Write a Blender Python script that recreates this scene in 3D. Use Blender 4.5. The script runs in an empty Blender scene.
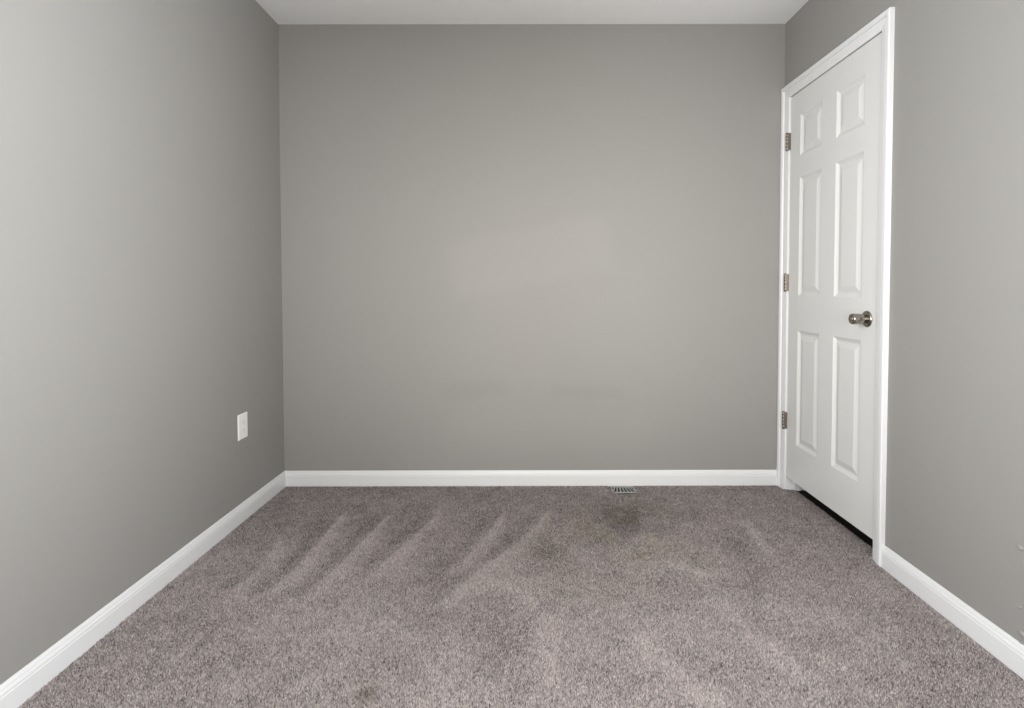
import bpy, bmesh, math
import numpy as np
from mathutils import Vector, Matrix

C = bpy.context.scene.collection
SC = bpy.context.scene

# ------------------------------------------------------------------ camera
RT = Vector((0.99963919, 0.02680718, -0.00169216))
UP = Vector((0.00088366, 0.03014309, 0.99954520))
FW = Vector((-0.02684600, 0.99918605, -0.03010852))
cam = bpy.data.cameras.new('camera')
cam_o = bpy.data.objects.new('camera', cam)
C.objects.link(cam_o)
m = Matrix((RT, UP, -FW)).transposed().to_4x4()
m.translation = Vector((1.34600, -3.04409, 1.09293))
cam_o.matrix_world = m
cam.sensor_width = 36.0
cam.lens = 560.328 * 36.0 / 1024.0
cam.shift_y = -49.196 / 1024.0
cam.clip_start = 0.02
SC.camera = cam_o

# ------------------------------------------------------------------ room size (metres)
XR = 2.748            # right wall
YB = 0.0774           # the back wall is a little out of square: y=0 at the left, YB at the right
ZC = 2.5215           # ceiling
YF = -3.70            # wall behind the camera
ZF = -0.006           # carpet backing; the tips of the pile reach z = 0
TH = 0.115            # wall thickness

# ------------------------------------------------------------------ world, lights, exposure
w = bpy.data.worlds.new('world')
SC.world = w
w.use_nodes = True
w.node_tree.nodes['Background'].inputs[0].default_value = (0.75, 0.85, 1.0, 1)
w.node_tree.nodes['Background'].inputs[1].default_value = 0.6
SC.view_settings.view_transform = 'Standard'
SC.view_settings.look = 'None'
SC.view_settings.exposure = 0.165
SC.view_settings.gamma = 1.0
SC.view_settings.use_curve_mapping = False
SC.cycles.max_bounces = 10
SC.cycles.diffuse_bounces = 6
SC.cycles.use_denoising = True


def area_light(name, loc, rot, sx, sy, power, col, spread=180):
    l = bpy.data.lights.new(name, 'AREA')
    l.shape = 'RECTANGLE'
    l.size, l.size_y, l.energy, l.color = sx, sy, power, col
    l.spread = math.radians(spread)
    o = bpy.data.objects.new(name, l)
    C.objects.link(o)
    o.location, o.rotation_euler = loc, rot
    return o


# assumed unseen windows, lights fitted to the wall brightness, side pair made up: (side, centre along the wall, centre z, width, height, power, colour, spread)
ASSUMED_WINDOWS = [('front', 1.50, 1.10, 1.50, 1.00, 18.6, (1.0, 0.975, 0.935), 68),
           ('left', -2.75, 1.50, 0.90, 1.10, 62.0, (0.97, 0.99, 1.0), 124),
           ('right', -2.75, 1.58, 0.90, 1.10, 57.5, (0.97, 0.99, 1.0), 106)]
for side, c, zc_, ww, hh, power, col, spread in ASSUMED_WINDOWS:
    loc, rz = {'front': ((c, YF - .02, zc_), 0), 'left': ((-.02, c, zc_), -90), 'right': ((XR + .02, c, zc_), 90)}[side]
    area_light('window_daylight_' + side, loc, (math.radians(90), 0, math.radians(rz)), ww - .02, hh - .02, power, col, spread)


# ------------------------------------------------------------------ materials
def mat(name, base=(.8, .8, .8), rough=.5, metal=0.0, spec=.5):
    mt = bpy.data.materials.new(name)
    mt.use_nodes = True
    b = mt.node_tree.nodes['Principled BSDF']
    b.inputs['Base Color'].default_value = (*base, 1)
    b.inputs['Roughness'].default_value = rough
    b.inputs['Metallic'].default_value = metal
    b.inputs['Specular IOR Level'].default_value = spec
    return mt


class NT:
    """small helper for wiring shader nodes"""
    def __init__(s, mt):
        s.t = mt.node_tree
        s.b = s.t.nodes['Principled BSDF']

    def n(s, kind, **kw):
        x = s.t.nodes.new(kind)
        for k, v in kw.items():
            setattr(x, k, v)
        return x

    def put(s, sock, v):
        if isinstance(v, bpy.types.NodeSocket):
            s.t.links.new(v, sock)
        else:
            sock.default_value = v

    def math(s, op, a, b=0.0, c=None):
        x = s.n('ShaderNodeMath', operation=op)
        s.put(x.inputs[0], a)
        s.put(x.inputs[1], b)
        if c is not None:
            s.put(x.inputs[2], c)
        return x.outputs[0]

    def noise(s, vec, scale, detail=3.0, rough=.5):
        x = s.n('ShaderNodeTexNoise')
        s.put(x.inputs['Vector'], vec)
        x.inputs['Scale'].default_value = scale
        x.inputs['Detail'].default_value = detail
        x.inputs['Roughness'].default_value = rough
        return x.outputs['Fac']

    def smooth(s, v, lo, hi):
        x = s.n('ShaderNodeMapRange', interpolation_type='SMOOTHSTEP')
        s.put(x.inputs[0], v)
        x.inputs[1].default_value, x.inputs[2].default_value = lo, hi
        return x.outputs[0]

    def mix(s, f, a, b):
        x = s.n('ShaderNodeMix', data_type='RGBA')
        s.put(x.inputs[0], f)
        s.put(x.inputs[6], a)
        s.put(x.inputs[7], b)
        return x.outputs[2]

    def bump(s, h, strength, dist):
        x = s.n('ShaderNodeBump')
        x.inputs['Strength'].default_value = strength
        x.inputs['Distance'].default_value = dist
        s.put(x.inputs['Height'], h)
        s.put(s.b.inputs['Normal'], x.outputs[0])


WALL = (0.274, 0.265, 0.252)


def wall_paint(name, patches=()):
    """flat greige wall paint with a roller nap; patches = touched-up spots of paint"""
    mt = mat(name, WALL, .62, 0, .25)
    g = NT(mt)
    tc = g.n('ShaderNodeTexCoord').outputs['Object']
    big = g.noise(tc, 1.7, 3)
    val = g.math('MULTIPLY_ADD', big, 0.05, 0.975)
    sep = g.n('ShaderNodeSeparateXYZ')
    g.put(sep.inputs[0], tc)
    wob = g.math('MULTIPLY_ADD', g.noise(tc, 9, 2), 0.05, -0.025)
    for (cx, cz, hx, hz, ang, soft, amp) in patches:
        ca, sa = math.cos(math.radians(ang)), math.sin(math.radians(ang))
        dx = g.math('SUBTRACT', sep.outputs[0], cx)
        dz = g.math('ADD', g.math('SUBTRACT', sep.outputs[2], cz), wob)
        u = g.math('ADD', g.math('MULTIPLY', dx, ca), g.math('MULTIPLY', dz, sa))
        v = g.math('SUBTRACT', g.math('MULTIPLY', dz, ca), g.math('MULTIPLY', dx, sa))
        fu = g.smooth(g.math('SUBTRACT', hx, g.math('ABSOLUTE', u)), 0.0, soft)
        fv = g.smooth(g.math('SUBTRACT', hz, g.math('ABSOLUTE', v)), 0.0, soft)
        val = g.math('MULTIPLY_ADD', g.math('MULTIPLY', fu, fv), amp, val)
    x = g.n('ShaderNodeVectorMath', operation='SCALE')
    x.inputs[0].default_value = WALL
    g.put(x.inputs['Scale'], val)
    g.put(g.b.inputs['Base Color'], x.outputs[0])
    g.bump(g.noise(tc, 260, 2), .06, .002)
    return mt


M = {}
M['wall'] = wall_paint('greige_wall_paint')
M['wall_patched'] = wall_paint('greige_wall_paint_touched_up', [
    (1.36, 1.27, 0.50, 0.20, 11, 0.09, 0.048),
    (1.05, 0.53, 0.20, 0.07, 4, 0.05, -0.045),
    (1.68, 0.52, 0.22, 0.055, -2, 0.04, -0.040),
    (1.45, 0.30, 0.62, 0.16, 0, 0.10, 0.020)])
M['ceiling'] = mat('white_ceiling_paint', (.94, .94, .94), .8, 0, .2)
_g = NT(M['ceiling'])
_g.bump(_g.noise(_g.n('ShaderNodeTexCoord').outputs['Object'], 120, 3), .08, .003)
M['trim'] = mat('white_semigloss_trim', (.72, .72, .722), .34, 0, .5)
M['door'] = mat('white_door_paint', (.66, .655, .64), .40, 0, .5)
_g = NT(M['door'])
_mp = _g.n('ShaderNodeMapping')
_mp.inputs['Scale'].default_value = (1, 1, .06)
_g.put(_mp.inputs[0], _g.n('ShaderNodeTexCoord').outputs['Object'])
_g.bump(_g.noise(_mp.outputs[0], 300, 3), .05, .002)
M['nickel'] = mat('brushed_nickel', (.33, .305, .265), .24, 1.0)
_g = NT(M['nickel'])
_g.bump(_g.noise(_g.n('ShaderNodeTexCoord').outputs['Object'], 400, 2), .05, .001)
M['hinge'] = mat('aged_nickel_hinge', (.27, .235, .20), .28, 1.0)
M['plate'] = mat('white_outlet_plastic', (.80, .79, .76), .35, 0, .5)
M['dark'] = mat('dark_slot', (.16, .155, .15), .6)
M['vent'] = mat('grey_painted_steel', (.33, .345, .345), .4, .3)
M['vent_dark'] = mat('duct_darkness', (.02, .02, .02), .8)
M['hall'] = mat('hallway_dark_floor', (.018, .015, .014), .7, 0, .2)  # near-black colour stands in for the shade behind the door
M['glass'] = mat('window_glass', (1, 1, 1), .02)
NT(M['glass']).b.inputs['Transmission Weight'].default_value = 1.0
M['base_carpet'] = mat('carpet_backing', (.20, .175, .168), .95, 0, .1)
_g = NT(M['base_carpet'])
_tc = _g.n('ShaderNodeTexCoord').outputs['Object']
_f = _g.noise(_tc, 380, 3)
_g.put(_g.b.inputs['Base Color'], _g.mix(_g.smooth(_f, .3, .7), (.16, .138, .132, 1), (.36, .31, .30, 1)))
_g.bump(_f, .7, .006)
M['pile'] = mat('carpet_pile_yarn', (.3, .26, .25), .9, 0, .12)
_g = NT(M['pile'])
_at = _g.n('ShaderNodeAttribute', attribute_name='yarn')
_g.put(_g.b.inputs['Base Color'], _at.outputs['Color'])


# ------------------------------------------------------------------ mesh helpers
def obj(name, bm, material, parent=None, smooth=False, loc=None):
    me = bpy.data.meshes.new(name)
    bmesh.ops.recalc_face_normals(bm, faces=bm.faces)
    bm.to_mesh(me)
    bm.free()
    me.materials.append(M[material])
    if smooth:
        me.polygons.foreach_set('use_smooth', [True] * len(me.polygons))
    o = bpy.data.objects.new(name, me)
    C.objects.link(o)
    if loc:
        o.location = loc
    if parent:
        o.parent = parent
    return o


def empty(name, loc=(0, 0, 0), rotz=0.0, parent=None):
    o = bpy.data.objects.new(name, None)
    o.empty_display_size = .05
    C.objects.link(o)
    o.location, o.rotation_euler = loc, (0, 0, rotz)
    if parent:
        o.parent = parent
    return o


def tag(o, label, cat, kind=None, group=None):
    o['label'], o['category'] = label, cat
    if kind:
        o['kind'] = kind
    if group:
        o['group'] = group
    return o


def prism(bm, ring, vec):
    """closed ring of points extruded along vec"""
    a = [bm.verts.new(p) for p in ring]
    b = [bm.verts.new(Vector(p) + Vector(vec)) for p in ring]
    n = len(a)
    bm.faces.new(a)
    bm.faces.new(list(reversed(b)))
    for i in range(n):
        bm.faces.new((a[i], b[i], b[(i + 1) % n], a[(i + 1) % n]))


def box(bm, x0, x1, y0, y1, z0, z1):
    prism(bm, [(x0, y0, z0), (x1, y0, z0), (x1, y1, z0), (x0, y1, z0)], (0, 0, z1 - z0))


def rbox(bm, x0, x1, y0, y1, z0, z1, r=.001, seg=2):
    t = bmesh.new()
    box(t, x0, x1, y0, y1, z0, z1)
    bmesh.ops.bevel(t, geom=list(t.edges), offset=r, segments=seg, affect='EDGES', profile=.5)
    me = bpy.data.meshes.new('tmp')
    t.to_mesh(me)
    t.free()
    bm.from_mesh(me)
    bpy.data.meshes.remove(me)


def loft(bm, rings, cap=True):
    """rings: lists of equal length; skins consecutive rings, each ring closed"""
    vs = [[bm.verts.new(p) for p in r] for r in rings]
    n = len(vs[0])
    for a, b in zip(vs, vs[1:]):
        for i in range(n):
            bm.faces.new((a[i], a[(i + 1) % n], b[(i + 1) % n], b[i]))
    if cap:
        bm.faces.new(list(reversed(vs[0])))
        bm.faces.new(vs[-1])


def lathe_x(bm, prof, seg=40):
    """profile (d, r): distance out of the door along -x, radius"""
    loft(bm, [[(-d, r * math.cos(2 * math.pi * k / seg), r * math.sin(2 * math.pi * k / seg)) for k in range(seg)]
              for d, r in prof])


# ------------------------------------------------------------------ floor, ceiling, walls
HX = 4.0   # the hallway behind the door, coloured near-black, ends here
bm = bmesh.new()
box(bm, -TH, XR + .052, YF - TH, .35, ZF - .05, ZF)
tag(obj('floor', bm, 'base_carpet'), 'floor of the room under the grey-brown carpet', 'floor', 'structure')

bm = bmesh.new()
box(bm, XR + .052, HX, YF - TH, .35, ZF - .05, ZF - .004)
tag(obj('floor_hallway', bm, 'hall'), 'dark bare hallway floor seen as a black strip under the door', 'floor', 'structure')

bm = bmesh.new()
box(bm, -TH, HX, YF - TH, .35, ZC, ZC + .1)
tag(obj('ceiling', bm, 'ceiling'), 'plain white painted ceiling of the empty bedroom', 'ceiling', 'structure')

bm = bmesh.new()
_, c, zc_, ww, hh = ASSUMED_WINDOWS[1][:5]
box(bm, -TH, 0, c + ww / 2, .30, ZF, ZC)
box(bm, -TH, 0, YF - TH, c - ww / 2, ZF, ZC)
box(bm, -TH, 0, c - ww / 2, c + ww / 2, ZF, zc_ - hh / 2)
box(bm, -TH, 0, c - ww / 2, c + ww / 2, zc_ + hh / 2, ZC)
tag(obj('wall_left', bm, 'wall'), 'greige painted wall with the white outlet', 'wall', 'structure')

bm = bmesh.new()
sl = YB / XR
prism(bm, [(0, 0, ZF), (HX, HX * sl, ZF), (HX, HX * sl + .12, ZF), (0, .12, ZF)], (0, 0, ZC - ZF))
tag(obj('wall_back', bm, 'wall_patched'), 'greige end wall facing the camera with touched-up paint patches', 'wall', 'structure')

# door opening in the right wall: jamb faces at y = .002 and -.7645, head at z = 2.103
JL, JR, JH, JT = 0.002, -0.7645, 2.1035, 0.018
bm = bmesh.new()
box(bm, XR, XR + TH, JL + JT, YB, ZF, ZC)
box(bm, XR, XR + TH, JR - JT, JL + JT, JH + JT, ZC)
_, c, zc_, ww, hh = ASSUMED_WINDOWS[2][:5]
box(bm, XR, XR + TH, c + ww / 2, JR - JT, ZF, ZC)
box(bm, XR, XR + TH, YF - TH, c - ww / 2, ZF, ZC)
box(bm, XR, XR + TH, c - ww / 2, c + ww / 2, ZF, zc_ - hh / 2)
box(bm, XR, XR + TH, c - ww / 2, c + ww / 2, zc_ + hh / 2, ZC)
wr = tag(obj('wall_right', bm, 'wall'), 'greige painted wall holding the white six-panel door', 'wall', 'structure')
for k, (yy, zz, rr) in enumerate([(-1.434, .352, .0075), (-1.437, .183, .0048), (-1.446, .111, .0080), (-1.444, .083, .004)]):
    bm = bmesh.new()
    bmesh.ops.create_uvsphere(bm, u_segments=16, v_segments=10, radius=rr)
    for v in bm.verts:
        v.co.x *= .8
        v.co.y *= 1.5
    obj('paint_bump', bm, 'wall', wr, True, (XR, yy, zz))

bm = bmesh.new()
_, c, zc_, ww, hh = ASSUMED_WINDOWS[0][:5]
x0, x1, z0, z1 = c - ww / 2, c + ww / 2, zc_ - hh / 2, zc_ + hh / 2
box(bm, 0, x0, YF - TH, YF, ZF, ZC)
box(bm, x1, XR, YF - TH, YF, ZF, ZC)
box(bm, x0, x1, YF - TH, YF, ZF, z0)
box(bm, x0, x1, YF - TH, YF, z1, ZC)
tag(obj('wall_front', bm, 'wall'), 'greige window wall behind the camera', 'wall', 'structure')

bm = bmesh.new()   # hallway shell behind the door, its darkness put into the colour
box(bm, HX - .05, HX, YF - TH, .35, ZF, ZC)
box(bm, XR + TH, HX - .05, -1.65, -1.60, ZF, ZC)
tag(obj('wall_hallway', bm, 'hall'), 'dark hallway wall glimpsed through the gap under the door', 'wall', 'structure')

# assumed windows built around the added lights, out of the picture: frame and pane at the outer side of each opening
for k, (side, c, zc_, ww, hh) in enumerate(w_[:5] for w_ in ASSUMED_WINDOWS):
    loc, rz = {'front': ((c, YF - .06, zc_), 0), 'left': ((-.06, c, zc_), -90), 'right': ((XR + .06, c, zc_), 90)}[side]
    wo = tag(empty('window_%d' % (k + 1), loc, math.radians(rz)), {'front': 'white framed window in the wall behind the camera', 'left': 'white framed window in the left wall beside the camera', 'right': 'white framed window in the right wall beside the camera'}[side], 'window', 'structure')
    a_, b_ = ww / 2, hh / 2
    bm = bmesh.new()
    for q in ((-a_, -a_ + .05, -b_, b_), (a_ - .05, a_, -b_, b_), (-a_ + .05, a_ - .05, -b_, -b_ + .05), (-a_ + .05, a_ - .05, b_ - .05, b_), (-a_ + .05, a_ - .05, -.02, .02)):
        rbox(bm, q[0], q[1], -.045, -.005, q[2], q[3], .002)
    obj('window_frame', bm, 'trim', wo)
    bm = bmesh.new()
    box(bm, -a_ + .04, a_ - .04, -.027, -.023, -b_ + .04, b_ - .04)
    obj('window_pane', bm, 'glass', wo)

# ------------------------------------------------------------------ baseboards
BB = [(.0005, ZF), (.0130, ZF), (.0130, .0530), (.0122, .0545), (.0112, .0552), (.0112, .0572), (.0118, .0585), (.0112, .0625),
      (.0092, .0670), (.0078, .0690), (.0078, .0712), (.0070, .0740), (.0050, .0785), (.0035, .0812), (.0005, .0820)]


def baseboard(name, p0, p1, label):
    p0, p1 = Vector(p0), Vector(p1)
    d = (p1 - p0).normalized()
    nrm = Vector((-d.y, d.x, 0))      # into the room
    bm = bmesh.new()
    prism(bm, [p0 + nrm * t + Vector((0, 0, z)) for t, z in BB], p1 - p0)
    return tag(obj(name, bm, 'trim'), label, 'baseboard', 'structure')


baseboard('baseboard_left', (0, 0, 0), (0, YF, 0), 'white baseboard along the wall with the outlet')
baseboard('baseboard_back', (XR - .018, (XR - .018) * sl, 0), (0, 0, 0), 'white baseboard along the end wall behind the floor vent')
baseboard('baseboard_right', (XR, YF, 0), (XR, -.838, 0), 'white baseboard running from the door casing toward the camera')
baseboard('baseboard_front', (0, YF, 0), (XR, YF, 0), 'white baseboard below the window behind the camera')

# ------------------------------------------------------------------ door casing and jamb
CAS = [(0, .0), (0, .0045), (.0015, .0060), (.004, .0070), (.008, .0078), (.024, .0098), (.034, .0112), (.038, .0108), (.0400, .0098),
       (.0425, .0100), (.0455, .0142), (.051, .0172), (.056, .0180), (.064, .0180), (.0675, .0172), (.0690, .0155), (.0695, .0)]
ZI, ZOL, ZOR = 2.1028, 2.1715, 2.1610            # inner and outer edge of the head casing
YRI, YRO = -.7705, -.838         # far from the corner
YLI, YLO = 0.0035, .0765         # side in the corner
tr = tag(empty('trim_1', (XR, -.38, 0)), 'white moulded casing and jamb around the six-panel door', 'door casing', 'structure')
WC = .0695
CAS = [(u, t * 1.13) for u, t in CAS]


def rings_side(yi, yo, zo):
    a, b = [], []
    for u, t in CAS:
        f = u / WC
        y = yi + (yo - yi) * f + .38
        a.append((-t, y, ZF))
        b.append((-t, y, ZI + (zo - ZI) * f))
    return [a, b]


bm = bmesh.new()
loft(bm, rings_side(YLI, YLO, ZOL))
obj('side_casing', bm, 'trim', tr)
bm = bmesh.new()
loft(bm, rings_side(YRI, YRO, ZOR))
obj('side_casing', bm, 'trim', tr)
bm = bmesh.new()
a, b = [], []
for u, t in CAS:
    f = u / WC
    a.append((-t, YLI + (YLO - YLI) * f + .38, ZI + (ZOL - ZI) * f))
    b.append((-t, YRI + (YRO - YRI) * f + .38, ZI + (ZOR - ZI) * f))
loft(bm, [a, b])
obj('head_casing', bm, 'trim', tr)
bm = bmesh.new()
rbox(bm, .0002, TH, JL + .38, JL + JT + .38, ZF, JH, .001)
rbox(bm, .040, .075, JL - .011 + .38, JL + .381, ZF, JH, .001)
obj('side_jamb', bm, 'trim', tr)
bm = bmesh.new()
rbox(bm, .0002, TH, JR - JT + .38, JR + .38, ZF, JH, .001)
rbox(bm, .040, .075, JR - .001 + .38, JR + .011 + .38, ZF, JH, .001)
obj('side_jamb', bm, 'trim', tr)
bm = bmesh.new()
rbox(bm, .0002, TH, JR - JT + .38, JL + JT + .38, JH, JH + JT, .001)
rbox(bm, .040, .075, JR + .38, JL + .38, JH - .011, JH + .001, .001)
obj('head_jamb', bm, 'trim', tr)
bm = bmesh.new()
rbox(bm, -.0022, .018, JR - .0028 + .38, JR + .0012 + .38, .935, .993, .0006)
sp = obj('strike_plate', bm, 'hinge', tr)
sp['label'] = 'dark metal strike plate lip'

# ------------------------------------------------------------------ door
DY0, DY1, DZ0, DZ1, DT = -.0010, -.7612, .0695, 2.0990, .035
door = tag(empty('door_1', (XR, DY0, DZ0)), 'closed white six-panel door with a nickel knob', 'door', 'structure')
W, H = DY0 - DY1, DZ1 - DZ0
ys = [0, .106, .318, .4425, .6545, W]
zs = [0, .1985, .8005, .9805, 1.5905, 1.7005, 1.9105, H]
bm = bmesh.new()


def vtx(y, z, d):
    return bm.verts.new((d, -y, z))


RINGS = [(0, 0), (.003, .0022), (.008, .0052), (.014, .0085), (.018, .0095), (.021, .0095), (.046, .0030), (.048, .0027)]
for i in range(5):
    for j in range(7):
        ya, yb, za, zb = ys[i], ys[i + 1], zs[j], zs[j + 1]
        if i in (1, 3) and j in (1, 3, 5):
            prev = None
            for ins, d in RINGS:
                r = [vtx(ya + ins, za + ins, d), vtx(yb - ins, za + ins, d), vtx(yb - ins, zb - ins, d), vtx(ya + ins, zb - ins, d)]
                if prev:
                    for k in range(4):
                        bm.faces.new((prev[k], prev[(k + 1) % 4], r[(k + 1) % 4], r[k]))
                prev = r
            bm.faces.new(prev)
        else:
            bm.faces.new((vtx(ya, za, 0), vtx(yb, za, 0), vtx(yb, zb, 0), vtx(ya, zb, 0)))
for q in (((0, 0), (W, 0)), ((W, 0), (W, H)), ((W, H), (0, H)), ((0, H), (0, 0))):
    (a0, b0), (a1, b1) = q
    bm.faces.new((vtx(a0, b0, 0), vtx(a0, b0, DT), vtx(a1, b1, DT), vtx(a1, b1, 0)))
bm.faces.new((vtx(0, 0, DT), vtx(0, H, DT), vtx(W, H, DT), vtx(W, 0, DT)))
bmesh.ops.remove_doubles(bm, verts=bm.verts, dist=1e-5)
obj('door_slab', bm, 'door', door)

# hinges: barrel with five knuckles and the edges of two leaves
for zc in (1.799, 1.050, .307):
    bm = bmesh.new()
    seg, R, L = 20, .0072, .089
    prof = []
    for k in range(5):
        za, zb = -L / 2 + L * k / 5, -L / 2 + L * (k + 1) / 5
        prof += [(za + .0004, R * .88), (za + .0010, R), (zb - .0010, R), (zb - .0004, R * .88)]
    prof = [(-L / 2 - .005, .001), (-L / 2 - .004, .004), (-L / 2 - .001, .0052)] + prof + [(L / 2 + .001, .0052), (L / 2 + .004, .004), (L / 2 + .005, .001)]
    loft(bm, [[(r * math.cos(2 * math.pi * k / seg), r * math.sin(2 * math.pi * k / seg), z) for k in range(seg)] for z, r in prof])
    h = obj('hinge', bm, 'hinge', door, True, (-.0160, .0065, zc))
    h['label'] = 'aged nickel hinge barrel'
    bm = bmesh.new()
    rbox(bm, -.001, .0158, -.0105, -.0035, -L / 2, L / 2, .0006)
    obj('hinge_leaf', bm, 'hinge', h)
    bm = bmesh.new()
    rbox(bm, -.001, .0030, .0015, .0085, -L / 2, L / 2, .0006)
    obj('hinge_leaf', bm, 'hinge', h)

# knob set
kn = empty('door_knob', (0, -.699, .893), 0, door)
kn['label'] = 'brushed nickel knob set'
bm = bmesh.new()
lathe_x(bm, [(0, .0335), (.002, .0342), (.005, .0338), (.0075, .0315), (.0095, .026), (.0105, .018), (.011, .010)])
obj('rosette', bm, 'nickel', kn, True)
bm = bmesh.new()
lathe_x(bm, [(.0095, .0170), (.013, .0165), (.017, .0175), (.020, .0198), (.024, .0212), (.034, .0219), (.046, .0224),
             (.056, .0226), (.061, .0223), (.0645, .0212), (.0665, .0195), (.0668, .0170), (.0655, .0145), (.0645, .010), (.0642, .0065), (.0660, .0060), (.0668, .0045), (.0670, .001)], 48)
obj('knob', bm, 'nickel', kn, True)

# ------------------------------------------------------------------ wall outlet on the left wall
ot = tag(empty('wall_outlet', (0, -.4500, .4425)), 'white duplex wall outlet low on the greige left wall', 'outlet')
bm = bmesh.new()
pw, ph = .0425, .0600
pts = [(0.0003, pw, ph), (.0030, pw, ph), (.0052, pw - .0022, ph - .0022), (.0060, pw - .0050, ph - .0050)]
rings = []
for x, a, b in pts:
    rings.append([(x, -a, -b), (x, a, -b), (x, a, b), (x, -a, b)])
loft(bm, rings)
obj('cover_plate', bm, 'plate', ot)
for s in (-1, 1):
    bm = bmesh.new()
    ring = []
    for k in range(28):
        t = 2 * math.pi * k / 28
        ring.append((.0058, max(-.0145, min(.0145, .0172 * math.cos(t))), s * .0195 + .0142 * math.sin(t)))
    prism(bm, ring, (.0014, 0, 0))
    rc = obj('receptacle', bm, 'plate', ot)
    bm = bmesh.new()
    for yy, hh in ((-.0063, .0034), (.0063, .0042)):
        box(bm, .0071, .00745, yy - .0009, yy + .0009, s * .0195 + .002 - hh, s * .0195 + .002 + hh)
    bmesh.ops.create_circle(bm, cap_ends=True, segments=14, radius=.0023,
                            matrix=Matrix.Translation((.00745, 0, s * .0195 - .0075)) @ Matrix.Rotation(math.pi / 2, 4, 'Y'))
    sl_o = obj('slots', bm, 'dark', rc)
    sl_o['label'] = 'dark plug slots'
bm = bmesh.new()
loft(bm, [[(x, r * math.cos(2 * math.pi * k / 16), r * math.sin(2 * math.pi * k / 16)) for k in range(16)]
          for x, r in ((.0058, .0034), (.0068, .0032), (.0074, .0018), (.0075, .0004))])
obj('cover_screw', bm, 'plate', ot, True)

# ------------------------------------------------------------------ floor register sunk in the carpet by the end wall
VX, VY, VROT = 1.868, -.006, math.atan(sl)
vent = tag(empty('floor_vent', (VX, VY, ZF), VROT), 'small grey metal floor vent sunk in the carpet against the end baseboard', 'vent')
bm = bmesh.new()
box(bm, -.085, .085, -.080, .038, .0002, .0012)  # flat near-black sheet painted for the darkness of the duct opening
obj('duct_liner', bm, 'vent_dark', vent)
bm = bmesh.new()
rbox(bm, -.066, .066, -.060, -.052, .0005, .0070, .0015)
rbox(bm, -.066, .066, .024, .034, .0005, .0070, .0015)
rbox(bm, -.066, -.058, -.060, .034, .0005, .0070, .0015)
rbox(bm, .058, .066, -.060, .034, .0005, .0070, .0015)
obj('vent_frame', bm, 'vent', vent)
for k in range(7):
    bm = bmesh.new()
    rbox(bm, -.0032, .0032, -.053, .025, -.0025, .0025, .0008)
    obj('louver', bm, 'vent', vent, False, (-.048 + .016 * k, 0, .0035)).rotation_euler = (0, math.radians(24), math.radians((k - 3) * 5))

# ------------------------------------------------------------------ carpet pile: one tuft of yarn per pyramid
rng = np.random.default_rng(7)
STEP = .0028


def value_noise(x, y, s, seed):
    r = np.random.default_rng(seed).random((256, 256))
    fx, fy = x / s + 1000.0, y / s + 1000.0
    ix, iy = np.floor(fx).astype(int), np.floor(fy).astype(int)
    tx, ty = fx - ix, fy - iy
    tx, ty = tx * tx * (3 - 2 * tx), ty * ty * (3 - 2 * ty)
    g = lambda a, b: r[a % 256, b % 256]
    return (g(ix, iy) * (1 - tx) + g(ix + 1, iy) * tx) * (1 - ty) + (g(ix, iy + 1) * (1 - tx) + g(ix + 1, iy + 1) * tx) * ty - .5


def grid(x0, x1, y0, y1):
    a, b = np.meshgrid(np.arange(x0, x1, STEP), np.arange(y0, y1, STEP))
    return a.ravel(), b.ravel()


gx, gy = grid(.012, XR + .003, -2.30, YB)
hx, hy = grid(XR + .003, XR + .050, JR + .003, JL - .003)
px, py = np.concatenate([gx, hx]), np.concatenate([gy, hy])
px = px + rng.uniform(-.5, .5, px.size) * STEP
py = py + rng.uniform(-.5, .5, py.size) * STEP
keep = (px > .0125) & (py < px * sl - .013)
in_room = px < XR
keep &= ~(in_room & (px > XR - .0135) & (py < YRI))
keep &= ~(in_room & (px > XR - .0185) & ((py > YLI) | (py < YRI)))
keep &= ~((px > XR + .038) & (px < XR + .077) & ((py > JL - .012) | (py < JR + .012)))
# the ragged hole around the vent, narrower toward the room
lx, ly = px - VX, py - (VY + (px - VX) * sl)
half = .071 - .028 * np.clip((-ly - .015) / .055, 0, 1) + .016 * value_noise(px, py, .018, 3)
keep &= ~((np.abs(lx) < half) & (ly > -.078 + .012 * value_noise(px, py, .02, 4)))
px, py = px[keep], py[keep]
n = px.size

# how the nap lies: vacuum strokes and footmarks (positive = leans away from the camera, painted lighter)
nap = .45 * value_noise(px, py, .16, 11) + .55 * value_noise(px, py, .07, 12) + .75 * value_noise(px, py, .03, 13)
nap += np.clip((-py - .75) / .55, -0.6, .6) * .50  # overall tone: paler toward the camera, darker by the end wall


def polyline(pts):
    """distance along, signed sideways distance (plus = to the right looking along +y), and the share of the length"""
    P = np.array(pts, float)
    best = np.full(n, 1e9)
    side = np.zeros(n)
    along = np.zeros(n)
    seglen = np.hypot(*(P[1:] - P[:-1]).T)
    tot, acc = seglen.sum(), 0.0
    for i in range(len(P) - 1):
        d = (P[i + 1] - P[i]) / seglen[i]
        qx, qy = px - P[i, 0], py - P[i, 1]
        t = np.clip(qx * d[0] + qy * d[1], 0, seglen[i])
        ex, ey = qx - t * d[0], qy - t * d[1]
        dist = np.hypot(ex, ey)
        m_ = dist < best
        best = np.where(m_, dist, best)
        s = np.sign(qx * (-d[1]) + qy * d[0])
        side = np.where(m_, s * dist, side)
        along = np.where(m_, (acc + t) / tot, along)
        acc += seglen[i]
    return best, side, along


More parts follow.
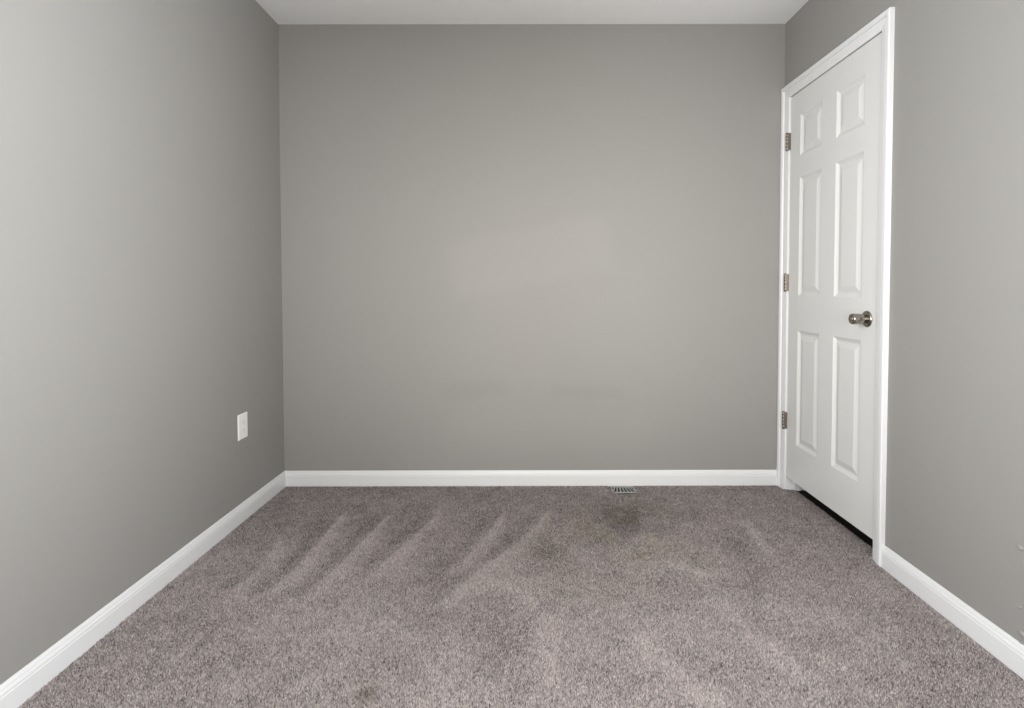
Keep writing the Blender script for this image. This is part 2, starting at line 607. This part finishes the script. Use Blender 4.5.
WEDGES = [([(.259, -.631), (.309, -.904), (.257, -1.169)], .5), ([(.456, -.361), (.448, -.885), (.421, -1.115)], 1.0),
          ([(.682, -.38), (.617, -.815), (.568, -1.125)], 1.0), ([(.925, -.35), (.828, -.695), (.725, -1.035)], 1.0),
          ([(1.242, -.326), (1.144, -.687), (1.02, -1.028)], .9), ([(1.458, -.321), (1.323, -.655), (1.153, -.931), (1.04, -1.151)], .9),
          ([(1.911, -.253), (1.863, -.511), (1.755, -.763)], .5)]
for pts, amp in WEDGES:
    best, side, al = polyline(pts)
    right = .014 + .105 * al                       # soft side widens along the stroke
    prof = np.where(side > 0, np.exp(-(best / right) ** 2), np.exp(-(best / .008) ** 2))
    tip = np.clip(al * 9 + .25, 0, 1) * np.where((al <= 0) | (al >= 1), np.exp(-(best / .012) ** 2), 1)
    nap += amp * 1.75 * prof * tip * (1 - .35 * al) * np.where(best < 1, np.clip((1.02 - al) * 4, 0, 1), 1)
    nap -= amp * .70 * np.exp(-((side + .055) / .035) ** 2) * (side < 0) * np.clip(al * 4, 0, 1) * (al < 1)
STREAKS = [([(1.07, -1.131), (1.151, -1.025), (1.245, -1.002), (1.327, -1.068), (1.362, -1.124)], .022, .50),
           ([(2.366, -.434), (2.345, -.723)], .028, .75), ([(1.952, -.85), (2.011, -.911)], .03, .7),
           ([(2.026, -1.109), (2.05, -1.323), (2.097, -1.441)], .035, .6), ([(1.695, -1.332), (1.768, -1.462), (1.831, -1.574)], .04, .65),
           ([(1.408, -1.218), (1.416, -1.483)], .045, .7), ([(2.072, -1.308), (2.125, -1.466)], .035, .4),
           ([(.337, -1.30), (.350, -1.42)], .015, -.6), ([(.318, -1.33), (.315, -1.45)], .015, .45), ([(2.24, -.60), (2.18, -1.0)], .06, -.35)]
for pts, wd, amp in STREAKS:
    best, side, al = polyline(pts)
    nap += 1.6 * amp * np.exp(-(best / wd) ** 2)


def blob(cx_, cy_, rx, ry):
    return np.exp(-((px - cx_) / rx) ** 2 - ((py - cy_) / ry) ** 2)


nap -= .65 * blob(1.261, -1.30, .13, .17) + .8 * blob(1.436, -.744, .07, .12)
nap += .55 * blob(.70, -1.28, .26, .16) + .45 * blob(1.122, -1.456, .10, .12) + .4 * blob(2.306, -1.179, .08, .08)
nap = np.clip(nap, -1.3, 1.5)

# yarn colour: flecked grey-brown, nap sheen painted in, with an old olive stain by the vent and a small spot
fleck = rng.normal(0, 1, n)
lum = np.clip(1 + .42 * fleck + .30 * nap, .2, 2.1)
dark = rng.random(n) < .07
lum[dark] *= .55
base = np.array([.405, .357, .345])
col = base[None, :] * lum[:, None]
st = np.clip(.95 * blob(1.80, -.50, .27, .34) * (.75 + 2.0 * value_noise(px, py, .10, 21)), 0, 1)
st = np.maximum(st, .55 * blob(1.436, -.744, .08, .13))
st = np.maximum(st, .3 * blob(1.55, -1.0, .16, .12))
st = np.maximum(st, .9 * blob(.91, -1.574, .03, .035))
olive = np.array([.915, .905, .80])
col *= 1 + st[:, None] * (olive - 1)
deep = np.clip(.75 * blob(1.80, -.40, .17, .17) * (.7 + 2.2 * value_noise(px, py, .06, 31)) + .55 * blob(1.704, -.308, .09, .04) + .6 * blob(1.661, -.637, .05, .05) + .5 * blob(2.11, -.36, .11, .06)
               + .45 * blob(1.85, -.45, .10, .12) + .9 * blob(.91, -1.574, .025, .028), 0, 1)
col *= (1 - .34 * deep)[:, None]
col = np.clip(col, .01, .9)

hgt = rng.normal(.0068, .0010, n).clip(.0045, .010)
ang = rng.uniform(0, 2 * math.pi, n)
rad = rng.uniform(.0018, .0027, n)
tx = rng.normal(0, .0026, n)
ty = rng.normal(0, .0026, n) + .0016 * nap
# keep the tips out of the skirting and the door frame
tx = np.where(px < .022, np.abs(tx), tx)
tx = np.where((px > XR - .028) & (px < XR) & (py < YRI + .006), -np.abs(tx), tx)
ty = np.where(py > px * sl - .024, -np.abs(ty), ty)
V = np.empty((n, 4, 3), np.float32)
for k in range(3):
    a_ = ang + 2 * math.pi * k / 3
    V[:, k, 0] = px + rad * np.cos(a_)
    V[:, k, 1] = py + rad * np.sin(a_)
    V[:, k, 2] = ZF - .0005
V[:, 3, 0], V[:, 3, 1], V[:, 3, 2] = px + tx, py + ty, ZF + hgt
idx = (np.arange(n) * 4)[:, None]
F = np.concatenate([idx + np.array([[0, 1, 3]]), idx + np.array([[1, 2, 3]]), idx + np.array([[2, 0, 3]])], 1).reshape(-1)
me = bpy.data.meshes.new('carpet_pile')
me.vertices.add(n * 4)
me.vertices.foreach_set('co', V.reshape(-1))
me.loops.add(F.size)
me.loops.foreach_set('vertex_index', F.astype(np.int32))
me.polygons.add(n * 3)
me.polygons.foreach_set('loop_start', (np.arange(n * 3) * 3).astype(np.int32))
me.update(calc_edges=True)
ca = me.attributes.new('yarn', 'FLOAT_COLOR', 'POINT')
cc = np.ones((n, 4, 4), np.float32)
cc[:, :, :3] = col[:, None, :]
ca.data.foreach_set('color', cc.reshape(-1))
me.materials.append(M['pile'])
po = bpy.data.objects.new('carpet_pile', me)
C.objects.link(po)
tag(po, 'grey-brown cut pile carpet with vacuum strokes and an olive stain', 'carpet', 'stuff')
